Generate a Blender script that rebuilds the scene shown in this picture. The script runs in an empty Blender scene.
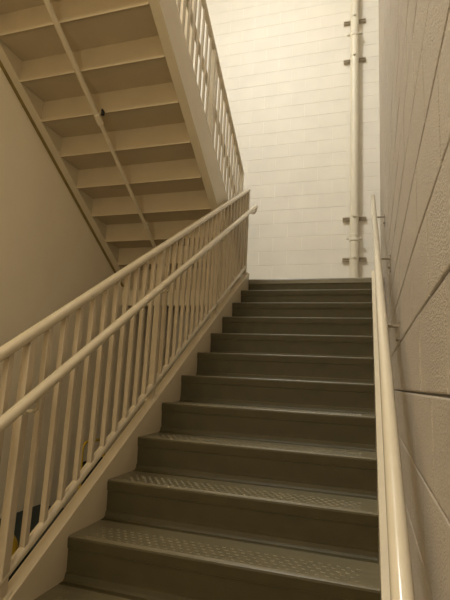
import bpy, bmesh, math, random
from mathutils import Vector, Matrix
random.seed(7)
C = bpy.context.scene.collection

# ---------------------------------------------------------------- measures
T = 0.2794            # tread going
R = 0.17257           # riser height
S = R / T
W = 1.2348            # clear width of the flight
XW = 1.32             # right block wall
def xw(y): return XW + max(0.0, y + 0.5) * 0.009   # the right wall runs very slightly away
XL = -1.50            # left wall
YB = 4.40             # far block wall
YF = -3.60            # wall behind the viewer
ZF = -7 * R           # floor at the foot of the flight
YT = 10 * T           # edge of the landing
ZT = 10 * R           # landing level
ZC = 8.40             # ceiling
TH = math.atan(S)
def nz(y): return S * y                      # height of the nosing line of the lower flight
XG = -0.04                                   # plane of the lower guard
XU = -0.16                                   # web of the upper flight's inner stringer
XUG = -0.118                                 # plane of the upper guard
YU = YT - 0.025                              # first riser of the upper flight
NU = 16
def nu(y): return ZT + R + (YU - y) * S      # nosing line of the upper flight

# ---------------------------------------------------------------- materials
def mat(name, col, rough=0.5, spec=0.5, noise=0.06, nscale=6.0, bump=0.0, bscale=120.0, bdist=0.001, col2=None, stretch=None, metallic=0.0):
    m = bpy.data.materials.new(name); m.use_nodes = True
    nt = m.node_tree; N = nt.nodes; L = nt.links
    b = N['Principled BSDF']
    b.inputs['Roughness'].default_value = rough
    b.inputs['Specular IOR Level'].default_value = spec
    b.inputs['Metallic'].default_value = metallic
    tc = N.new('ShaderNodeTexCoord'); mp = N.new('ShaderNodeMapping')
    L.new(tc.outputs['Object'], mp.inputs['Vector'])
    if stretch: mp.inputs['Scale'].default_value = stretch
    nz_ = N.new('ShaderNodeTexNoise'); nz_.inputs['Scale'].default_value = nscale; nz_.inputs['Detail'].default_value = 5
    L.new(mp.outputs['Vector'], nz_.inputs['Vector'])
    rp = N.new('ShaderNodeValToRGB')
    c2 = col2 if col2 else tuple(c * (1 - noise * 2) for c in col)
    rp.color_ramp.elements[0].position = 0.3; rp.color_ramp.elements[1].position = 0.7
    rp.color_ramp.elements[0].color = (*c2, 1); rp.color_ramp.elements[1].color = (*col, 1)
    L.new(nz_.outputs['Fac'], rp.inputs['Fac']); L.new(rp.outputs['Color'], b.inputs['Base Color'])
    if bump > 0:
        n2 = N.new('ShaderNodeTexNoise'); n2.inputs['Scale'].default_value = bscale; n2.inputs['Detail'].default_value = 3
        L.new(tc.outputs['Object'], n2.inputs['Vector'])
        bp = N.new('ShaderNodeBump'); bp.inputs['Strength'].default_value = bump; bp.inputs['Distance'].default_value = bdist
        L.new(n2.outputs['Fac'], bp.inputs['Height']); L.new(bp.outputs['Normal'], b.inputs['Normal'])
    return m

M = {}
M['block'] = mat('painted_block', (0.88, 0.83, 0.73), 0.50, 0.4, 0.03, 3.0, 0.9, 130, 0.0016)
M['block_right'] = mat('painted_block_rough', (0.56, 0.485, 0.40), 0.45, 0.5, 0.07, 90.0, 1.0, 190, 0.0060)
M['plaster'] = mat('painted_plaster', (0.93, 0.82, 0.63), 0.6, 0.3, 0.03, 2.0, 0.25, 60, 0.001)
M['steel'] = mat('cream_steel', (0.68, 0.585, 0.42), 0.34, 0.5, 0.03, 5.0, 0.12, 40, 0.001)
M['rail'] = mat('cream_rail_paint', (0.70, 0.61, 0.455), 0.20, 0.7, 0.03, 9.0, 0.1, 50, 0.0006)
M['bar'] = mat('cream_bar_paint', (0.60, 0.505, 0.365), 0.45, 0.35, 0.03, 9.0)
M['pan'] = mat('cream_pan', (0.56, 0.46, 0.305), 0.5, 0.35, 0.05, 4.0, 0.2, 30, 0.001)
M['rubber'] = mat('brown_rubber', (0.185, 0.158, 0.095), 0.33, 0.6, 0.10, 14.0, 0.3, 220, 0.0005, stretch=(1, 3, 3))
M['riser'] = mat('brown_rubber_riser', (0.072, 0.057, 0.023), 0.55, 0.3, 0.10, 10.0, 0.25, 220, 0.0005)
M['floor'] = mat('brown_floor_tile', (0.17, 0.135, 0.09), 0.45, 0.4, 0.1, 5.0)
M['pipe'] = mat('cream_pipe', (0.80, 0.735, 0.59), 0.38, 0.5, 0.02, 4.0)
M['zinc'] = mat('painted_strut', (0.62, 0.52, 0.38), 0.45, 0.5, 0.1, 30)
M['bracket'] = mat('worn_bracket', (0.36, 0.30, 0.22), 0.35, 0.5, 0.15, 60)
M['teal'] = mat('dark_teal_plastic', (0.018, 0.030, 0.030), 0.55, 0.3, 0.1, 10)
M['yellow'] = mat('yellow_plastic', (0.55, 0.36, 0.02), 0.4, 0.5, 0.05, 10)
M['black'] = mat('black_rubber', (0.02, 0.018, 0.016), 0.6, 0.3, 0.1, 10)
M['ceil'] = mat('white_ceiling', (0.80, 0.76, 0.68), 0.8, 0.2, 0.03, 3)
M['olive'] = mat('ochre_gap_light', (0.30, 0.22, 0.07), 0.5, 0.3, 0.15, 12)
def emis(name, col, s):
    m = bpy.data.materials.new(name); m.use_nodes = True
    b = m.node_tree.nodes['Principled BSDF']
    b.inputs['Base Color'].default_value = (*col, 1); b.inputs['Emission Color'].default_value = (*col, 1)
    b.inputs['Emission Strength'].default_value = s
    return m
M['lens'] = emis('lamp_lens', (1.0, 0.93, 0.80), 3.0)

# ---------------------------------------------------------------- mesh helpers
def box(bm, x0, x1, y0, y1, z0, z1):
    v = [bm.verts.new((x, y, z)) for x in (x0, x1) for y in (y0, y1) for z in (z0, z1)]
    for f in ((0,1,3,2), (4,6,7,5), (0,4,5,1), (2,3,7,6), (0,2,6,4), (1,5,7,3)):
        bm.faces.new([v[i] for i in f])
def prism(bm, prof, x0, x1):
    """(y, z) profile extruded along x"""
    a = [bm.verts.new((x0, p[0], p[1])) for p in prof]; b = [bm.verts.new((x1, p[0], p[1])) for p in prof]
    n = len(prof)
    bm.faces.new(a); bm.faces.new(b[::-1])
    for i in range(n): bm.faces.new((a[i], b[i], b[(i+1) % n], a[(i+1) % n]))
def prism_y(bm, prof, A, B, up=None):
    """(x, z) profile swept from point A to B, profile planes vertical (kept in x, z)"""
    a = [bm.verts.new((A[0] + p[0], A[1], A[2] + p[1])) for p in prof]
    b = [bm.verts.new((B[0] + p[0], B[1], B[2] + p[1])) for p in prof]
    n = len(prof)
    bm.faces.new(a); bm.faces.new(b[::-1])
    for i in range(n): bm.faces.new((a[i], b[i], b[(i+1) % n], a[(i+1) % n]))
def tube(bm, pts, r, seg=14, cap=True):
    pts = [Vector(p) for p in pts]; n = len(pts)
    rr = r if isinstance(r, (list, tuple)) else [r] * n
    rings = []; prev = None
    for i, p in enumerate(pts):
        d = (pts[min(i+1, n-1)] - pts[max(i-1, 0)]).normalized()
        if prev is None:
            ref = Vector((0, 0, 1)) if abs(d.z) < 0.9 else Vector((1, 0, 0))
            u = d.cross(ref).normalized()
        else:
            u = (prev - d * prev.dot(d)).normalized()
        prev = u; w = d.cross(u)
        rings.append([bm.verts.new(p + (u * math.cos(2*math.pi*k/seg) + w * math.sin(2*math.pi*k/seg)) * rr[i]) for k in range(seg)])
    for i in range(n - 1):
        for k in range(seg):
            bm.faces.new((rings[i][k], rings[i][(k+1) % seg], rings[i+1][(k+1) % seg], rings[i+1][k]))
    if cap:
        bm.faces.new(rings[0][::-1]); bm.faces.new(rings[-1])
def arc(c, a, b, n=8):
    """points from c+a to c+b round c (quarter turn)"""
    c = Vector(c); a = Vector(a); b = Vector(b)
    return [c + a * math.cos(t * math.pi / 2 / n) + b * math.sin(t * math.pi / 2 / n) for t in range(n + 1)]
def lathe(bm, prof, cx, cy, seg=28):
    rings = [[bm.verts.new((cx + r * math.cos(2*math.pi*k/seg), cy + r * math.sin(2*math.pi*k/seg), z)) for k in range(seg)] for r, z in prof]
    for i in range(len(prof) - 1):
        for k in range(seg):
            bm.faces.new((rings[i][k], rings[i][(k+1) % seg], rings[i+1][(k+1) % seg], rings[i+1][k]))
    bm.faces.new(rings[0][::-1]); bm.faces.new(rings[-1])
def obj(name, bm, m, parent=None, smooth=False, bevel=0.0, seg=2, loc=None):
    bmesh.ops.recalc_face_normals(bm, faces=bm.faces)
    me = bpy.data.meshes.new(name); 
    if loc is not None:
        bmesh.ops.translate(bm, verts=bm.verts, vec=-Vector(loc))
    bm.to_mesh(me); bm.free()
    o = bpy.data.objects.new(name, me); C.objects.link(o)
    me.materials.append(m)
    if loc is not None: o.location = loc
    if parent is not None:
        o.parent = parent; o.matrix_parent_inverse = Matrix.Translation(-parent.location) if parent.type == 'EMPTY' and parent.parent is None else Matrix.Identity(4)
    if smooth:
        for p in me.polygons: p.use_smooth = True
        try: me.set_sharp_from_angle(angle=math.radians(40))
        except Exception: pass
    if bevel:
        b = o.modifiers.new('bevel', 'BEVEL'); b.width = bevel; b.segments = seg; b.limit_method = 'ANGLE'
    return o
def thing(name, label, cat, loc=(0, 0, 0), group=None):
    o = bpy.data.objects.new(name, None); C.objects.link(o); o.location = loc; o.empty_display_size = 0.1
    o['label'] = label; o['category'] = cat
    if group: o['group'] = group
    return o
def tag(o, label, cat, group=None):
    o['label'] = label; o['category'] = cat
    if group: o['group'] = group
    return o
def struct(name, bm, m):
    o = obj(name, bm, m); o['kind'] = 'structure'; return o
def dup(o, off, parent=None):
    """copy of a part and of its sub-parts, moved by off"""
    c = o.copy(); C.objects.link(c); c.parent = parent if parent is not None else o.parent
    c.matrix_parent_inverse = o.matrix_parent_inverse.copy()
    c.location = Vector(o.location) + Vector(off)
    for ch in list(o.children):
        g = ch.copy(); C.objects.link(g); g.parent = c; g.matrix_parent_inverse = ch.matrix_parent_inverse.copy()
    return c

# ---------------------------------------------------------------- block walls
ZJ = 0.664 - 0.2032 * 12            # a bed joint
CH, CW = 0.2032, 0.4064
def block_wall(name, m, u0, u1, z0, z1, place, ph, depth, jw, ch, rnd=0.0006, thick=0.15, vj=None):
    """place(u, z, d) -> point; d is the distance the face stands proud of the joint plane"""
    bm = bmesh.new()
    a = [place(u, z, 0) for u, z in ((u0, z0), (u1, z0), (u1, z1), (u0, z1))]
    b = [place(u, z, -thick) for u, z in ((u0, z0), (u1, z0), (u1, z1), (u0, z1))]
    va = [bm.verts.new(p) for p in a]; vb = [bm.verts.new(p) for p in b]
    bm.faces.new(va); bm.faces.new(vb[::-1])
    for i in range(4): bm.faces.new((va[i], vb[i], vb[(i+1) % 4], va[(i+1) % 4]))
    r0 = int(math.floor((z0 - ZJ) / CH)); r1 = int(math.ceil((z1 - ZJ) / CH))
    for r in range(r0, r1):
        za = max(ZJ + r * CH + jw / 2, z0); zb = min(ZJ + (r + 1) * CH - jw / 2, z1)
        if zb - za < 0.02: continue
        off = ph + (CW / 2 if r % 2 else 0)
        k0 = int(math.floor((u0 - off) / CW)); k1 = int(math.ceil((u1 - off) / CW))
        for k in range(k0, k1):
            v_ = jw if vj is None else vj
            ua = max(off + k * CW + v_ / 2, u0); ub = min(off + (k + 1) * CW - v_ / 2, u1)
            if ub - ua < 0.03: continue
            d = depth + random.uniform(-rnd, rnd)
            q = [(ua, za), (ub, za), (ub, zb), (ua, zb)]
            def jit(): return random.uniform(-rnd, rnd)
            base = [bm.verts.new(place(u, z, -0.001)) for u, z in q]
            c1 = ch * 0.35
            cu = ch if vj is None else min(ch, 0.0012)
            mid = [bm.verts.new(place(u + (cu * .35 if i in (0, 3) else -cu * .35), z + (c1 if i < 2 else -c1), d * 0.7 + jit())) for i, (u, z) in enumerate(q)]
            top = [bm.verts.new(place(u + (cu if i in (0, 3) else -cu), z + (ch if i < 2 else -ch), d + jit())) for i, (u, z) in enumerate(q)]
            for A, B in ((base, mid), (mid, top)):
                for i in range(4): bm.faces.new((A[i], A[(i+1) % 4], B[(i+1) % 4], B[i]))
            bm.faces.new(top)
    return struct(name, bm, m)

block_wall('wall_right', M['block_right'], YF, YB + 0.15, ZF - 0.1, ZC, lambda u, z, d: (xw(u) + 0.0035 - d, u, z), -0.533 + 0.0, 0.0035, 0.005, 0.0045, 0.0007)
block_wall('wall_back', M['block'], XL - 0.15, xw(YB) + 0.002, ZF - 0.1, ZC, lambda u, z, d: (u, YB + 0.003 - d, z), 0.12, 0.003, 0.0035, 0.0025, 0.00015, vj=0.0008)
bm = bmesh.new(); box(bm, XL - 0.15, XL, YF, YB, ZF - 0.1, ZC); struct('wall_left', bm, M['plaster'])
bm = bmesh.new(); box(bm, XL - 0.15, XW + 0.15, YF - 0.15, YF, ZF - 0.1, ZC); struct('wall_front', bm, M['plaster'])
bm = bmesh.new(); box(bm, XL - 0.15, XW + 0.15, YF - 0.15, YB + 0.15, ZF - 0.15, ZF); struct('floor', bm, M['floor'])
bm = bmesh.new(); box(bm, XL - 0.15, XW + 0.15, YF - 0.15, YB + 0.15, ZC, ZC + 0.15); struct('ceiling', bm, M['ceil'])

# ---------------------------------------------------------------- landings
def landing(label, y0, y1, z, edge_y):
    x1 = xw(y0) - .006 if y0 > 0 else XW - .006
    t = thing('stair_landing', label, 'landing', (0, (y0 + y1) / 2, z))
    bm = bmesh.new(); box(bm, XL + .001, x1, y0 + .001, y1, z - 0.10, z - 0.004); obj('slab', bm, M['pan'], t)
    bm = bmesh.new(); box(bm, XL + .001, x1, y0 + .001, y1, z - 0.004, z); obj('floor_covering', bm, M['rubber'], t)
    bm = bmesh.new(); e = edge_y; s = 1 if e == y0 else -1
    pr = [(e, z - 0.275), (e, z - 0.10), (e + s*0.012, z - 0.10), (e + s*0.012, z - 0.263), (e + s*0.07, z - 0.263), (e + s*0.07, z - 0.275)]
    prism(bm, pr, XL + .001, x1); obj('edge_beam', bm, M['steel'], t)
    return t
landing('brown rubber floored landing at the top of the steps, against the pale block wall', YT + 0.03, YB - 0.004, ZT, YT + 0.03)
YE = YU - (NU - 1) * T
landing('upper landing above the viewer where the overhead flight ends', YF, YE - 0.03, ZT + NU * R, YE - 0.03)

# ---------------------------------------------------------------- stringers (channels)
SD = 0.350   # vertical depth of the channel
def channel(bm, xweb, side, pts_top, depth, flange=0.07, tw=0.010, tf=0.013):
    """sloped channel: pts_top = [(y, ztop), ...]; side = direction the flanges point"""
    xs = lambda a, b: (min(a, b), max(a, b))
    x0, x1 = min(xweb, xweb + side * flange), max(xweb, xweb + side * flange)
    prism(bm, [(y, z) for y, z in pts_top] + [(y, z - depth) for y, z in pts_top[::-1]], x0, x1)

ST = 0.072   # stringer top above nosing line
yl0 = -7 * T + 0.1
# ---------------------------------------------------------------- lower flight
fl = thing('staircase', 'lower stair flight of dark brown rubber steps between cream steel stringers, climbing to the landing', 'stairs', (W / 2, -6 * T, ZF))
def top_line(y): return nz(y) + ST
ys = -6.55 * T
for xq, sd in ((0.0, -1), (W, 1)):
    bm = bmesh.new()
    flg = 0.057 if sd < 0 else 0.032
    channel(bm, xq, sd, [(ys, top_line(ys)), (YT + 0.0, top_line(YT)), (YT + 0.028, top_line(YT) + 0.004)], SD, flg)
    o = obj('stringer', bm, M['steel'], fl, bevel=0.003)

def tread_bm():
    bm = bmesh.new()
    x0, x1 = 0.001, W - 0.001
    prof = [(0.005, -0.050), (0.001, -0.048), (0.000, -0.040), (-0.003, -0.010), (0.000, -0.003), (0.006, 0.0),
            (T + 0.010, 0.0), (T + 0.010, -0.006), (0.020, -0.006), (0.020, -0.040), (0.014, -0.052)]
    prism(bm, prof, x0, x1)
    # raised oval studs behind the nosing
    px, py = 0.035, 0.028
    nx = int((W - 0.10) / px); ox = (W - (nx - 1) * px) / 2
    for j in range(5):
        y = 0.042 + j * py
        for i in range(nx - (j % 2)):
            x = ox + i * px + (px / 2 if j % 2 else 0)
            ring = []
            for (r, h) in ((1.0, -0.0002), (0.70, 0.0019)):
                ring.append([bm.verts.new((x + 0.0105 * r * math.cos(k * math.pi / 4), y + 0.0055 * r * math.sin(k * math.pi / 4), h)) for k in range(8)])
            for k in range(8): bm.faces.new((ring[0][k], ring[0][(k+1) % 8], ring[1][(k+1) % 8], ring[1][k]))
            bm.faces.new(ring[1])
    # fine ribs at the nosing
    for j in range(3):
        y = 0.009 + j * 0.006
        prism(bm, [(y, -0.0002), (y + 0.001, 0.0010), (y + 0.003, 0.0010), (y + 0.004, -0.0002)], x0 + 0.02, x1 - 0.02)
    bmesh.ops.recalc_face_normals(bm, faces=bm.faces)
    for fc in bm.faces:
        if fc.normal.y < -0.6 and fc.calc_area() > 0.005: fc.material_index = 1
    return bm
def riser_bm():
    """riser under the tread whose nosing is at the origin, with a coved foot"""
    bm = bmesh.new()
    prof = [(0.0065, -0.050), (0.010, -R + 0.045), (0.010, -R + 0.030), (0.004, -R + 0.028), (0.000, -R + 0.010), (-0.010, -R + 0.0022), (-0.034, -R + 0.0016), (-0.036, -R + 0.0002), (0.026, -R + 0.0002), (0.026, -0.050)]  # dark toe drawn out over the tread back to stand for shade
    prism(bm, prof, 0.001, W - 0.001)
    return bm
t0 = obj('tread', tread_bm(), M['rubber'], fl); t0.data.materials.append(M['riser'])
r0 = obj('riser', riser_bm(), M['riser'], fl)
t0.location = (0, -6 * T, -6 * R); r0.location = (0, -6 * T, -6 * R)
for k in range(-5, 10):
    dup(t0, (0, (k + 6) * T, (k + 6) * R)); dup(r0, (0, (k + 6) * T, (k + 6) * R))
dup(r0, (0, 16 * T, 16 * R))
# landing nosing
bm = bmesh.new()
prism(bm, [(0.005, -0.050), (0.001, -0.048), (0.000, -0.040), (-0.003, -0.010), (0.000, -0.003), (0.006, 0.0008), (0.029, 0.0008), (0.029, -0.004), (0.028, -0.004), (0.029, -0.052)], 0.001, W - 0.001)
o = obj('landing_nosing', bm, M['rubber'], fl); o.location = (0, YT, ZT)

# ---------------------------------------------------------------- guards
PITCH = 0.0985
def sloped(y, base): return base(y)
def sq(bm, x, y, z0, z1, a, cut0=0.0, cut1=0.0):
    """square bar whose ends follow the slope (cut = slope of the end)"""
    h = a / 2
    v = []
    for (dx, dy) in ((-h, -h), (h, -h), (h, h), (-h, h)):
        v.append((bm.verts.new((x + dx, y + dy, z0 + dy * cut0)), bm.verts.new((x + dx, y + dy, z1 + dy * cut1))))
    for i in range(4): bm.faces.new((v[i][0], v[(i+1) % 4][0], v[(i+1) % 4][1], v[i][1]))
    bm.faces.new([p[0] for p in v][::-1]); bm.faces.new([p[1] for p in v])

def bracket(parent, x_fix, x_rail, y, zr, wall=True):
    """bent rod from a round flange up to the underside of the rail"""
    s = 1 if x_fix > x_rail else -1
    bm = bmesh.new()
    zb = zr - 0.075
    tube(bm, [(x_fix, y, zb), (x_rail + s * 0.022, y, zb)] + [Vector(p) for p in arc((x_rail + s * 0.022, y, zb + 0.022), (0, 0, -0.022), (-s * 0.022, 0, 0), 6)][1:] + [(x_rail, y, zr - 0.018)], 0.0065, 10)
    tube(bm, [(x_fix, y, zb), (x_fix - s * 0.005, y, zb)], 0.018 if wall else 0.016, 18)
    if wall:
        box(bm, x_fix - 0.007, x_fix - 0.001, y - 0.016, y + 0.016, zb - 0.085, zb + 0.018)
        tube(bm, [(x_fix - 0.007, y, zb - 0.055), (x_fix - 0.017, y, zb - 0.055)], 0.009, 8)
    # saddle under the rail
    prism_y(bm, [(-0.013, -0.004), (0.013, -0.004), (0.013, 0.002), (-0.013, 0.002)], (x_rail, y - 0.03, zr - 0.021 - (0.03 * SLP)), (x_rail, y + 0.03, zr - 0.021 + (0.03 * SLP)))
    return obj('bracket', bm, M['bracket'] if wall else M['rail'], parent, smooth=True)

SLP = S
# lower guard
YP = 2.765
g = thing('guard_railing', 'cream painted guard railing with square balusters standing on the left stringer of the lower flight', 'railing', (XG, -1.6, nz(-1.6) + ST))
HT, HB = 1.006, 0.143      # centre heights of top and bottom rail above the nosing line
YS = -1.62
c_s = math.cos(TH)
bm = bmesh.new()
tube(bm, [(XG, YS, nz(YS) + HT), (XG, YP - 0.012, nz(YP - 0.012) + HT), (XG, YP + 0.004, nz(YP) + HT + 0.001), (XG, YP + 0.014, nz(YP) + HT - 0.010)], 0.0230, 20)
obj('top_rail', bm, M['rail'], g, smooth=True)
bm = bmesh.new()
tube(bm, [(XG, YS, nz(YS) + HB), (XG, YP, nz(YP) + HB)], 0.0195, 16)
obj('bottom_rail', bm, M['rail'], g, smooth=True)
posts = [-1.404, -0.320, 0.7635, 1.847, YP]
first = True
for y in posts:
    bm = bmesh.new(); sq(bm, XG, y, nz(y) + ST - 0.002, nz(y) + HT - 0.004, 0.036, S, S)
    o = obj('post', bm, M['bar'], g, bevel=0.003)
    bm = bmesh.new(); prism_y(bm, [(-0.03, 0), (0.03, 0), (0.03, 0.006), (-0.03, 0.006)], (XG, y - 0.03, nz(y - 0.03) + ST), (XG, y + 0.028, nz(y + 0.028) + ST))
    obj('foot_plate', bm, M['rail'], o)
bm = bmesh.new(); sq(bm, 0, 0, HB, HT, 0.0235, S, S)
b0 = obj('baluster', bm, M['bar'], g, bevel=0.0025)
by = []
for a, b in zip(posts[:-1], posts[1:]):
    n = round((b - a) / PITCH)
    by += [a + (b - a) * i / n for i in range(1, n)]
b0.location = (XG, by[0], nz(by[0]))
for y in by[1:]: dup(b0, (0, y - by[0], nz(y) - nz(by[0])))

# handrail on the guard
XH, HH = 0.030, 0.795
ht = thing('handrail', 'round cream handrail bracketed inside the left guard railing, its upper end curled back', 'handrail', (XH, -1.6, nz(-1.6) + HH))
ye = 2.80; ze = nz(ye) + HH
pts = [(XH, YS, nz(YS) + HH), (XH, ye - 0.05, nz(ye - 0.05) + HH), (XH, ye - 0.01, ze - 0.004)]
rr = 0.034
pts += [(XH - 0.001, ye + 0.055, ze + 0.034), (XH - 0.004, ye + 0.085, ze + 0.042), (XH - 0.010, ye + 0.108, ze + 0.032), (XH - 0.018, ye + 0.118, ze + 0.008), (XH - 0.027, ye + 0.108, ze - 0.018), (XH - 0.035, ye + 0.080, ze - 0.033), (XH - 0.046, ye + 0.035, ze - 0.040), (XG + 0.004, ye - 0.015, ze - 0.042)]
bm = bmesh.new(); tube(bm, pts, [0.0215] * 3 + [0.021, 0.0195, 0.0165, 0.0155, 0.015, 0.0145, 0.014, 0.014], 18)
obj('rail', bm, M['rail'], ht, smooth=True)
for y in (-1.404, -0.320, 0.7635, 1.847):
    bracket(ht, XG + 0.018, XH, y, nz(y) + HH, wall=False)

# handrail on the right wall
XR, HR = 1.2525, 0.82
hr = thing('handrail', 'round cream handrail bracketed to the rough block wall on the right', 'handrail', (XR, -1.6, nz(-1.6) + HR))
ye = 2.86; ze = nz(ye) + HR
bm = bmesh.new()
tube(bm, [(XR, -1.35, nz(-1.35) + HR), (XR, ye, ze), (XR, ye + 0.01, ze + 0.006)], [0.0205, 0.0205, 0.016], 22)
obj('rail', bm, M['rail'], hr, smooth=True)
for y in (0.31, 1.18, 2.27):
    bracket(hr, xw(y) + 0.001, XR, y, nz(y) + HR, wall=True)

# ---------------------------------------------------------------- upper flight
SLP = -S
uf = thing('staircase', 'upper stair flight seen from below, cream pan treads between steel stringers, rising overhead', 'stairs', (XU - W / 2, YU, ZT))
ybot = YU + 0.03
ytop = YE - 0.03
UT = 0.135                     # top of the stringer above the upper nosing line
for xq, sd in ((XU, 1), (XU - W, -1)):
    bm = bmesh.new()
    channel(bm, xq, sd, [(ybot, nu(ybot) + UT), (ytop, nu(ytop) + UT)], SD, 0.072, 0.010)
    o = obj('stringer', bm, M['steel'], uf, bevel=0.003)
    if sd < 0:
        bm = bmesh.new()
        c0 = -SD + UT
        prism_y(bm, [(0, 0.001), (XU - W - 0.072 - XL - 0.001, 0.001), (XU - W - 0.072 - XL - 0.001, 0.05), (0, 0.05)], (XL + 0.001, ybot, nu(ybot) + c0), (XL + 0.001, ytop, nu(ytop) + c0))
        e = obj('lit_gap_strip', bm, M['olive'], o);  # ochre strip in the wall gap, its colour standing for yellow light there
def pan_bm():
    # underside pan of one step: origin at the nosing of the tread; the step goes toward -y
    bm = bmesh.new()
    x0, x1 = XU - W + 0.001, XU - 0.001
    prism(bm, [(0.0, -0.003), (0.0, -0.045), (-T + 0.002, -0.045), (-T + 0.002, -0.003)], x0, x1)
    return bm
def back_riser_bm():
    bm = bmesh.new()
    x0, x1 = XU - W + 0.001, XU - 0.001
    # riser plate with a lip hanging below the lower tread
    prism(bm, [(0.003, -0.003), (0.003, -R - 0.054), (0.0, -R - 0.058), (-0.005, -R - 0.058), (-0.005, -R - 0.054), (0.0, -R - 0.052), (0.0, -0.003)], x0, x1)
    return bm
def cover_bm():
    bm = bmesh.new(); x0, x1 = XU - W + 0.001, XU - 0.001
    prism(bm, [(0.012, 0.0), (0.012, -0.04), (0.005, -0.045), (0.005, -0.003), (-T + 0.006, -0.003), (-T + 0.006, 0.0)], x0, x1)
    return bm
p0 = obj('tread', pan_bm(), M['pan'], uf); q0 = obj('riser', back_riser_bm(), M['pan'], uf); c0_ = obj('tread_cover', cover_bm(), M['rubber'], p0)
c0_.matrix_parent_inverse = Matrix.Identity(4)
p0.location = (0, YU, ZT + R); q0.location = (0, YU, ZT + R)
for k in range(1, NU - 1):
    dup(p0, (0, -k * T, k * R)); dup(q0, (0, -k * T, k * R))
dup(q0, (0, -(NU - 1) * T, (NU - 1) * R))

# upper guard
YPU = 2.765
gu = thing('guard_railing', 'cream guard railing with square balusters on the inner stringer of the overhead flight', 'railing', (XUG, YPU, ZT))
HTU, HBU = 1.030, 0.185
ye0 = -1.5
bm = bmesh.new()
tube(bm, [(XUG, ye0, nu(ye0) + HTU), (XUG, YPU - 0.004, nu(YPU - 0.004) + HTU), (XUG, YPU + 0.010, nu(YPU) + HTU - 0.016)], 0.0205, 20)
obj('top_rail', bm, M['rail'], gu, smooth=True)
bm = bmesh.new()
tube(bm, [(XUG, ye0, nu(ye0) + HBU), (XUG, YPU, nu(YPU) + HBU)], 0.0165, 16)
obj('bottom_rail', bm, M['rail'], gu, smooth=True)
pu = [YPU, YPU - 1.0835, YPU - 2.167, YPU - 3.2505, YPU - 4.25]
for y in pu:
    bm = bmesh.new(); sq(bm, XUG, y, nu(y) + UT - 0.002, nu(y) + HTU - 0.004, 0.036, -S, -S)
    obj('post', bm, M['rail'], gu, bevel=0.003)
bm = bmesh.new(); sq(bm, 0, 0, HBU, HTU, 0.0195, -S, -S)
b0 = obj('baluster', bm, M['bar'], gu, bevel=0.0025)
by = []
for a, b in zip(pu[:-1], pu[1:]):
    n = round((a - b) / PITCH); by += [a - (a - b) * i / n for i in range(1, n)]
b0.location = (XUG, by[0], nu(by[0]))
for y in by[1:]: dup(b0, (0, y - by[0], nu(y) - nu(by[0])))
# its handrail
XHU = XUG - 0.070
hu = thing('handrail', 'handrail behind the balusters of the overhead flight, seen as a band across them', 'handrail', (XHU, 2.7, nu(2.7) + 0.8))
bm = bmesh.new()
tube(bm, [(XHU, -1.45, nu(-1.45) + HH), (XHU, 2.72, nu(2.72) + HH), (XHU + 0.01, 2.75, nu(2.75) + HH - 0.012), (XHU + 0.04, 2.768, nu(2.768) + HH - 0.02), (XUG - 0.012, 2.768, nu(2.768) + HH - 0.02)], 0.019, 18)
obj('rail', bm, M['rail'], hu, smooth=True)
for y in pu[1:4]:
    bracket(hu, XUG - 0.018, XHU, y, nu(y) + HH, wall=False)

# ---------------------------------------------------------------- pipe under the overhead flight
XP, CPZ = -0.822, -0.278
def pc(y): return nu(y) + CPZ - 0.03
cp = thing('conduit_pipe', 'thin cream pipe running up along the underside of the overhead flight', 'pipe', (XP, 1.0, pc(1.0)))
ycp = 1.07
bm = bmesh.new(); tube(bm, [(XP, YU - 0.05, pc(YU - 0.05)), (XP, ycp, pc(ycp))], 0.0165, 18); tube(bm, [(XP, ycp, pc(ycp)), (XP, -1.3, pc(-1.3))], 0.0205, 18); obj('pipe', bm, M['steel'], cp, smooth=True)
d = Vector((0, -1, S)).normalized(); cc = Vector((XP, ycp, pc(ycp)))
bm = bmesh.new(); tube(bm, [cc - d*0.045, cc - d*0.040, cc + d*0.040, cc + d*0.045], [0.021, 0.0255, 0.0255, 0.021], 18); obj('coupling', bm, M['steel'], cp, smooth=True)
bm = bmesh.new()
hb = Vector((XP + 0.045, ycp - 0.02, pc(ycp - 0.02) + 0.02)); tube(bm, [hb + Vector((0, 0, -0.014)), hb + Vector((0, 0, -0.010)), hb + Vector((0, 0, 0.012)), hb + Vector((-0.01, 0.0, 0.04))], [0.010, 0.015, 0.015, 0.006], 16)
obj('hanger_knob', bm, M['black'], cp, smooth=True)
for y in (-0.3, 2.0):
    c_ = Vector((XP, y, pc(y)))
    bm = bmesh.new(); tube(bm, [c_ - d*0.012, c_ + d*0.012], 0.0215, 18); tube(bm, [c_ + Vector((0, 0, 0.01)), c_ + Vector((0, 0, 0.06))], 0.006, 8); obj('pipe_clamp', bm, M['steel'], cp, smooth=True)

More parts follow.
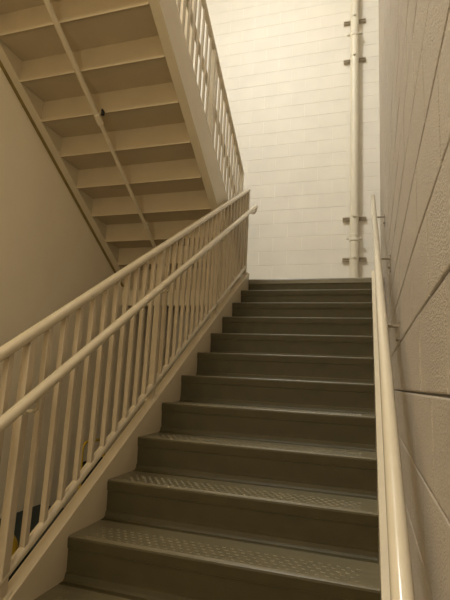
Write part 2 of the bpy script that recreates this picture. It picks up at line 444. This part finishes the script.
# ---------------------------------------------------------------- standpipe on the far wall
XS, YS_ = 1.030, YB - 0.105
sp = thing('standpipe', 'thick vertical cream pipe clamped to the far block wall, in the corner', 'pipe', (XS, YS_, ZT))
bm = bmesh.new(); tube(bm, [(XS, YS_, ZT), (XS, YS_, ZC)], 0.057, 32); obj('pipe', bm, M['pipe'], sp, smooth=True)
for z in (2.61, 5.67):
    bm = bmesh.new(); lathe(bm, [(0.0575, z - 0.05), (0.064, z - 0.045), (0.066, z - 0.02), (0.0615, z - 0.010), (0.0615, z + 0.010), (0.066, z + 0.02), (0.064, z + 0.045), (0.0575, z + 0.05)], XS, YS_, 32)
    for s in (-1, 1): box(bm, XS + s*0.080 - 0.022, XS + s*0.080 + 0.022, YS_ - 0.016, YS_ + 0.016, z - 0.012, z + 0.012)
    obj('coupling', bm, M['pipe'], sp, smooth=True)
for z in (2.338, 2.905, 5.303, 5.936):
    # slotted channel standing off the wall behind the pipe
    bm = bmesh.new()
    x0, x1 = XS - 0.155, XS + 0.155; yb, yf = YB - 0.001, YB - 0.042
    box(bm, x0, x1, yb - 0.004, yb, z - 0.021, z + 0.021)
    box(bm, x0, x1, yf, yb - 0.003, z + 0.018, z + 0.021); box(bm, x0, x1, yf, yb - 0.003, z - 0.021, z - 0.018)
    box(bm, x0, x1, yf, yf + 0.003, z + 0.010, z + 0.021); box(bm, x0, x1, yf, yf + 0.003, z - 0.021, z - 0.010)
    st = obj('strut_channel', bm, M['zinc'], sp)
    bm = bmesh.new(); lathe(bm, [(0.058, z - 0.016), (0.0605, z - 0.016), (0.0605, z + 0.016), (0.058, z + 0.016)], XS, YS_, 32)
    box(bm, XS - 0.012, XS + 0.012, YS_ - 0.078, YS_ - 0.055, z - 0.014, z + 0.014)
    tube(bm, [(XS - 0.022, YS_ - 0.070, z), (XS + 0.022, YS_ - 0.070, z)], 0.005, 8)
    obj('pipe_clamp', bm, M['pipe'], sp, smooth=True)

# ---------------------------------------------------------------- stored things beyond the guard
ZB = -0.455
sb = thing('storage_bin', 'dark teal lidded storage bin on the floor below, against the left wall behind the balusters', 'bin', (-1.2, 1.2, ZF))
bm = bmesh.new()
v0 = [(-1.44, 0.30), (-0.92, 0.30), (-0.92, 1.72), (-1.44, 1.72)]; v1 = [(-1.48, 0.25), (-0.88, 0.25), (-0.88, 1.755), (-1.48, 1.755)]
a = [bm.verts.new((x, y, ZF + 0.001)) for x, y in v0]; b = [bm.verts.new((x, y, ZB - 0.05)) for x, y in v1]
bm.faces.new(a[::-1]); bm.faces.new(b)
for i in range(4): bm.faces.new((a[i], a[(i+1) % 4], b[(i+1) % 4], b[i]))
obj('bin_body', bm, M['teal'], sb, bevel=0.02, seg=3)
bm = bmesh.new(); box(bm, -1.495, -0.865, 0.235, 1.765, ZB - 0.05, ZB); obj('lid', bm, M['teal'], sb, bevel=0.012, seg=3)
hh = thing('hard_hat', 'yellow rounded plastic hard hat lying on the dark bin, glimpsed behind the lowest balusters', 'hat', (-0.98, 0.74, ZB))
bm = bmesh.new()
pr = [(0.145, 0.0), (0.145, 0.008), (0.118, 0.014)] + [(0.114 * math.cos(t), 0.014 + 0.125 * math.sin(t)) for t in [i * math.pi / 2 / 9 for i in range(1, 9)]] + [(0.004, 0.1395)]
lathe(bm, [(r, z + ZB + 0.001) for r, z in pr], -0.98, 0.74, 30); obj('shell', bm, M['yellow'], hh, smooth=True)
bm = bmesh.new(); prism_y(bm, [(-0.012, 0.0), (0.012, 0.0), (0.008, 0.012), (-0.008, 0.012)], (-0.98, 0.68, ZB + 0.136), (-0.98, 0.80, ZB + 0.136)); obj('ridge', bm, M['yellow'], hh)

tk = thing('hand_truck', 'upright hand truck with yellow tube frame and black back, standing by the left wall', 'hand truck', (-1.15, 1.97, ZF))
y0, y1 = 1.80, 2.15
zt = 0.075
bm = bmesh.new()
xb = -1.12
tube(bm, [(xb, y0, ZF + 0.06), (xb - 0.03, y0, zt - 0.07), (xb - 0.032, y0 + 0.01, zt - 0.03), (xb - 0.033, y0 + 0.045, zt), (xb - 0.033, y1 - 0.045, zt), (xb - 0.032, y1 - 0.01, zt - 0.03), (xb - 0.03, y1, zt - 0.07), (xb, y1, ZF + 0.06)], 0.012, 12)
obj('frame', bm, M['yellow'], tk, smooth=True)
bm = bmesh.new(); box(bm, xb - 0.035, xb - 0.02, y0 + 0.02, y1 - 0.02, -0.75, zt - 0.16); obj('back_panel', bm, M['black'], tk)
bm = bmesh.new(); box(bm, xb, xb + 0.22, y0 - 0.01, y1 + 0.03, ZF + 0.02, ZF + 0.03); obj('toe_plate', bm, M['black'], tk)
for y in (y0 + 0.045, y1 - 0.045):
    bm = bmesh.new(); tube(bm, [(xb - 0.12, y - 0.028, ZF + 0.125), (xb - 0.12, y + 0.028, ZF + 0.125)], 0.125, 26); obj('wheel', bm, M['black'], tk, bevel=0.01)
bm = bmesh.new(); tube(bm, [(xb - 0.12, y0 - 0.03, ZF + 0.125), (xb - 0.12, y1 + 0.03, ZF + 0.125)], 0.01, 10)
tube(bm, [(xb - 0.12, y0, ZF + 0.125), (xb - 0.01, y0, ZF + 0.30)], 0.008, 8); tube(bm, [(xb - 0.12, y1, ZF + 0.125), (xb - 0.01, y1, ZF + 0.30)], 0.008, 8)
obj('axle', bm, M['black'], tk, smooth=True)

# ---------------------------------------------------------------- lamps out of the frame, fixture bodies added; landing ones are extra light
def lamp(label, loc, size, power, col, rot=(0, 0, 0)):
    t = thing('ceiling_lamp', label, 'lamp', loc)
    x, y, z = loc; sx, sy = size
    bm = bmesh.new(); box(bm, x - sx/2 - 0.03, x + sx/2 + 0.03, y - sy/2 - 0.03, y + sy/2 + 0.03, z - 0.03, z); obj('housing', bm, M['steel'], t, bevel=0.005)
    bm = bmesh.new(); box(bm, x - sx/2, x + sx/2, y - sy/2, y + sy/2, z - 0.045, z - 0.030); obj('diffuser', bm, M['lens'], t)
    l = bpy.data.lights.new('lamp_light', 'AREA'); l.shape = 'RECTANGLE'; l.size = sx; l.size_y = sy; l.energy = power; l.color = col
    o = bpy.data.objects.new('lamp_light', l); C.objects.link(o); o.location = (x, y, z - 0.06)
    return t
lamp('long ceiling lamp above the upper stairwell', (-0.85, 0.1, ZC), (1.0, 0.4), 222, (0.94, 0.98, 0.98))
lamp('short added highlight lamp high above the far landing', (-0.35, 2.4, ZC), (0.9, 0.25), 10, (0.88, 0.95, 1.0))  # unseen, added for highlights on rails and treads
lamp('long added fill lamp under the upper landing behind the viewer', (-0.55, -1.85, ZT + NU * R - 0.11), (1.1, 0.22), 34, (1.0, 0.88, 0.62))  # unseen, added as warm fill on steps and left wall
wl = thing('wall_lamp', 'square wall lamp behind the viewer above the lower floor', 'lamp', (0.35, YF, 0.9))
bm = bmesh.new(); box(bm, -0.20, 0.90, YF + 0.001, YF + 0.05, 0.75, 1.05); obj('housing', bm, M['steel'], wl, bevel=0.005)
bm = bmesh.new(); box(bm, -0.18, 0.88, YF + 0.05, YF + 0.06, 0.77, 1.03); obj('diffuser', bm, M['lens'], wl)
l = bpy.data.lights.new('wall_light', 'AREA'); l.shape = 'RECTANGLE'; l.size = 1.05; l.size_y = 0.3; l.energy = 24; l.color = (1.0, 0.88, 0.63)
o = bpy.data.objects.new('wall_light', l); C.objects.link(o); o.location = (0.35, YF + 0.08, 0.9); o.rotation_euler = (math.radians(90), 0, 0)

w = bpy.data.worlds.new('world'); bpy.context.scene.world = w; w.use_nodes = True
w.node_tree.nodes['Background'].inputs[0].default_value = (1, 0.85, 0.6, 1); w.node_tree.nodes['Background'].inputs[1].default_value = 0.02

# ---------------------------------------------------------------- camera
cx, cy, cz, ya, pi_, ro, fp = 1.1939, -1.7847, 0.6725, 0.3051, 0.1719, 0.0511, 459.07
f = Vector((-math.sin(ya) * math.cos(pi_), math.cos(ya) * math.cos(pi_), math.sin(pi_)))
rt = Vector((math.cos(ya), math.sin(ya), 0)); up = rt.cross(f)
r_ = rt * math.cos(ro) + up * math.sin(ro); u_ = -rt * math.sin(ro) + up * math.cos(ro)
cam = bpy.data.cameras.new('camera'); co = bpy.data.objects.new('camera', cam); C.objects.link(co)
cam.sensor_fit = 'VERTICAL'; cam.sensor_height = 36.0; cam.lens = fp * 36.0 / 600.0
cam.clip_start = 0.02
co.matrix_world = Matrix(((r_.x, u_.x, -f.x, cx), (r_.y, u_.y, -f.y, cy), (r_.z, u_.z, -f.z, cz), (0, 0, 0, 1)))
bpy.context.scene.camera = co
sc = bpy.context.scene
sc.view_settings.view_transform = 'Standard'; sc.view_settings.look = 'None'
sc.view_settings.exposure = 0.13
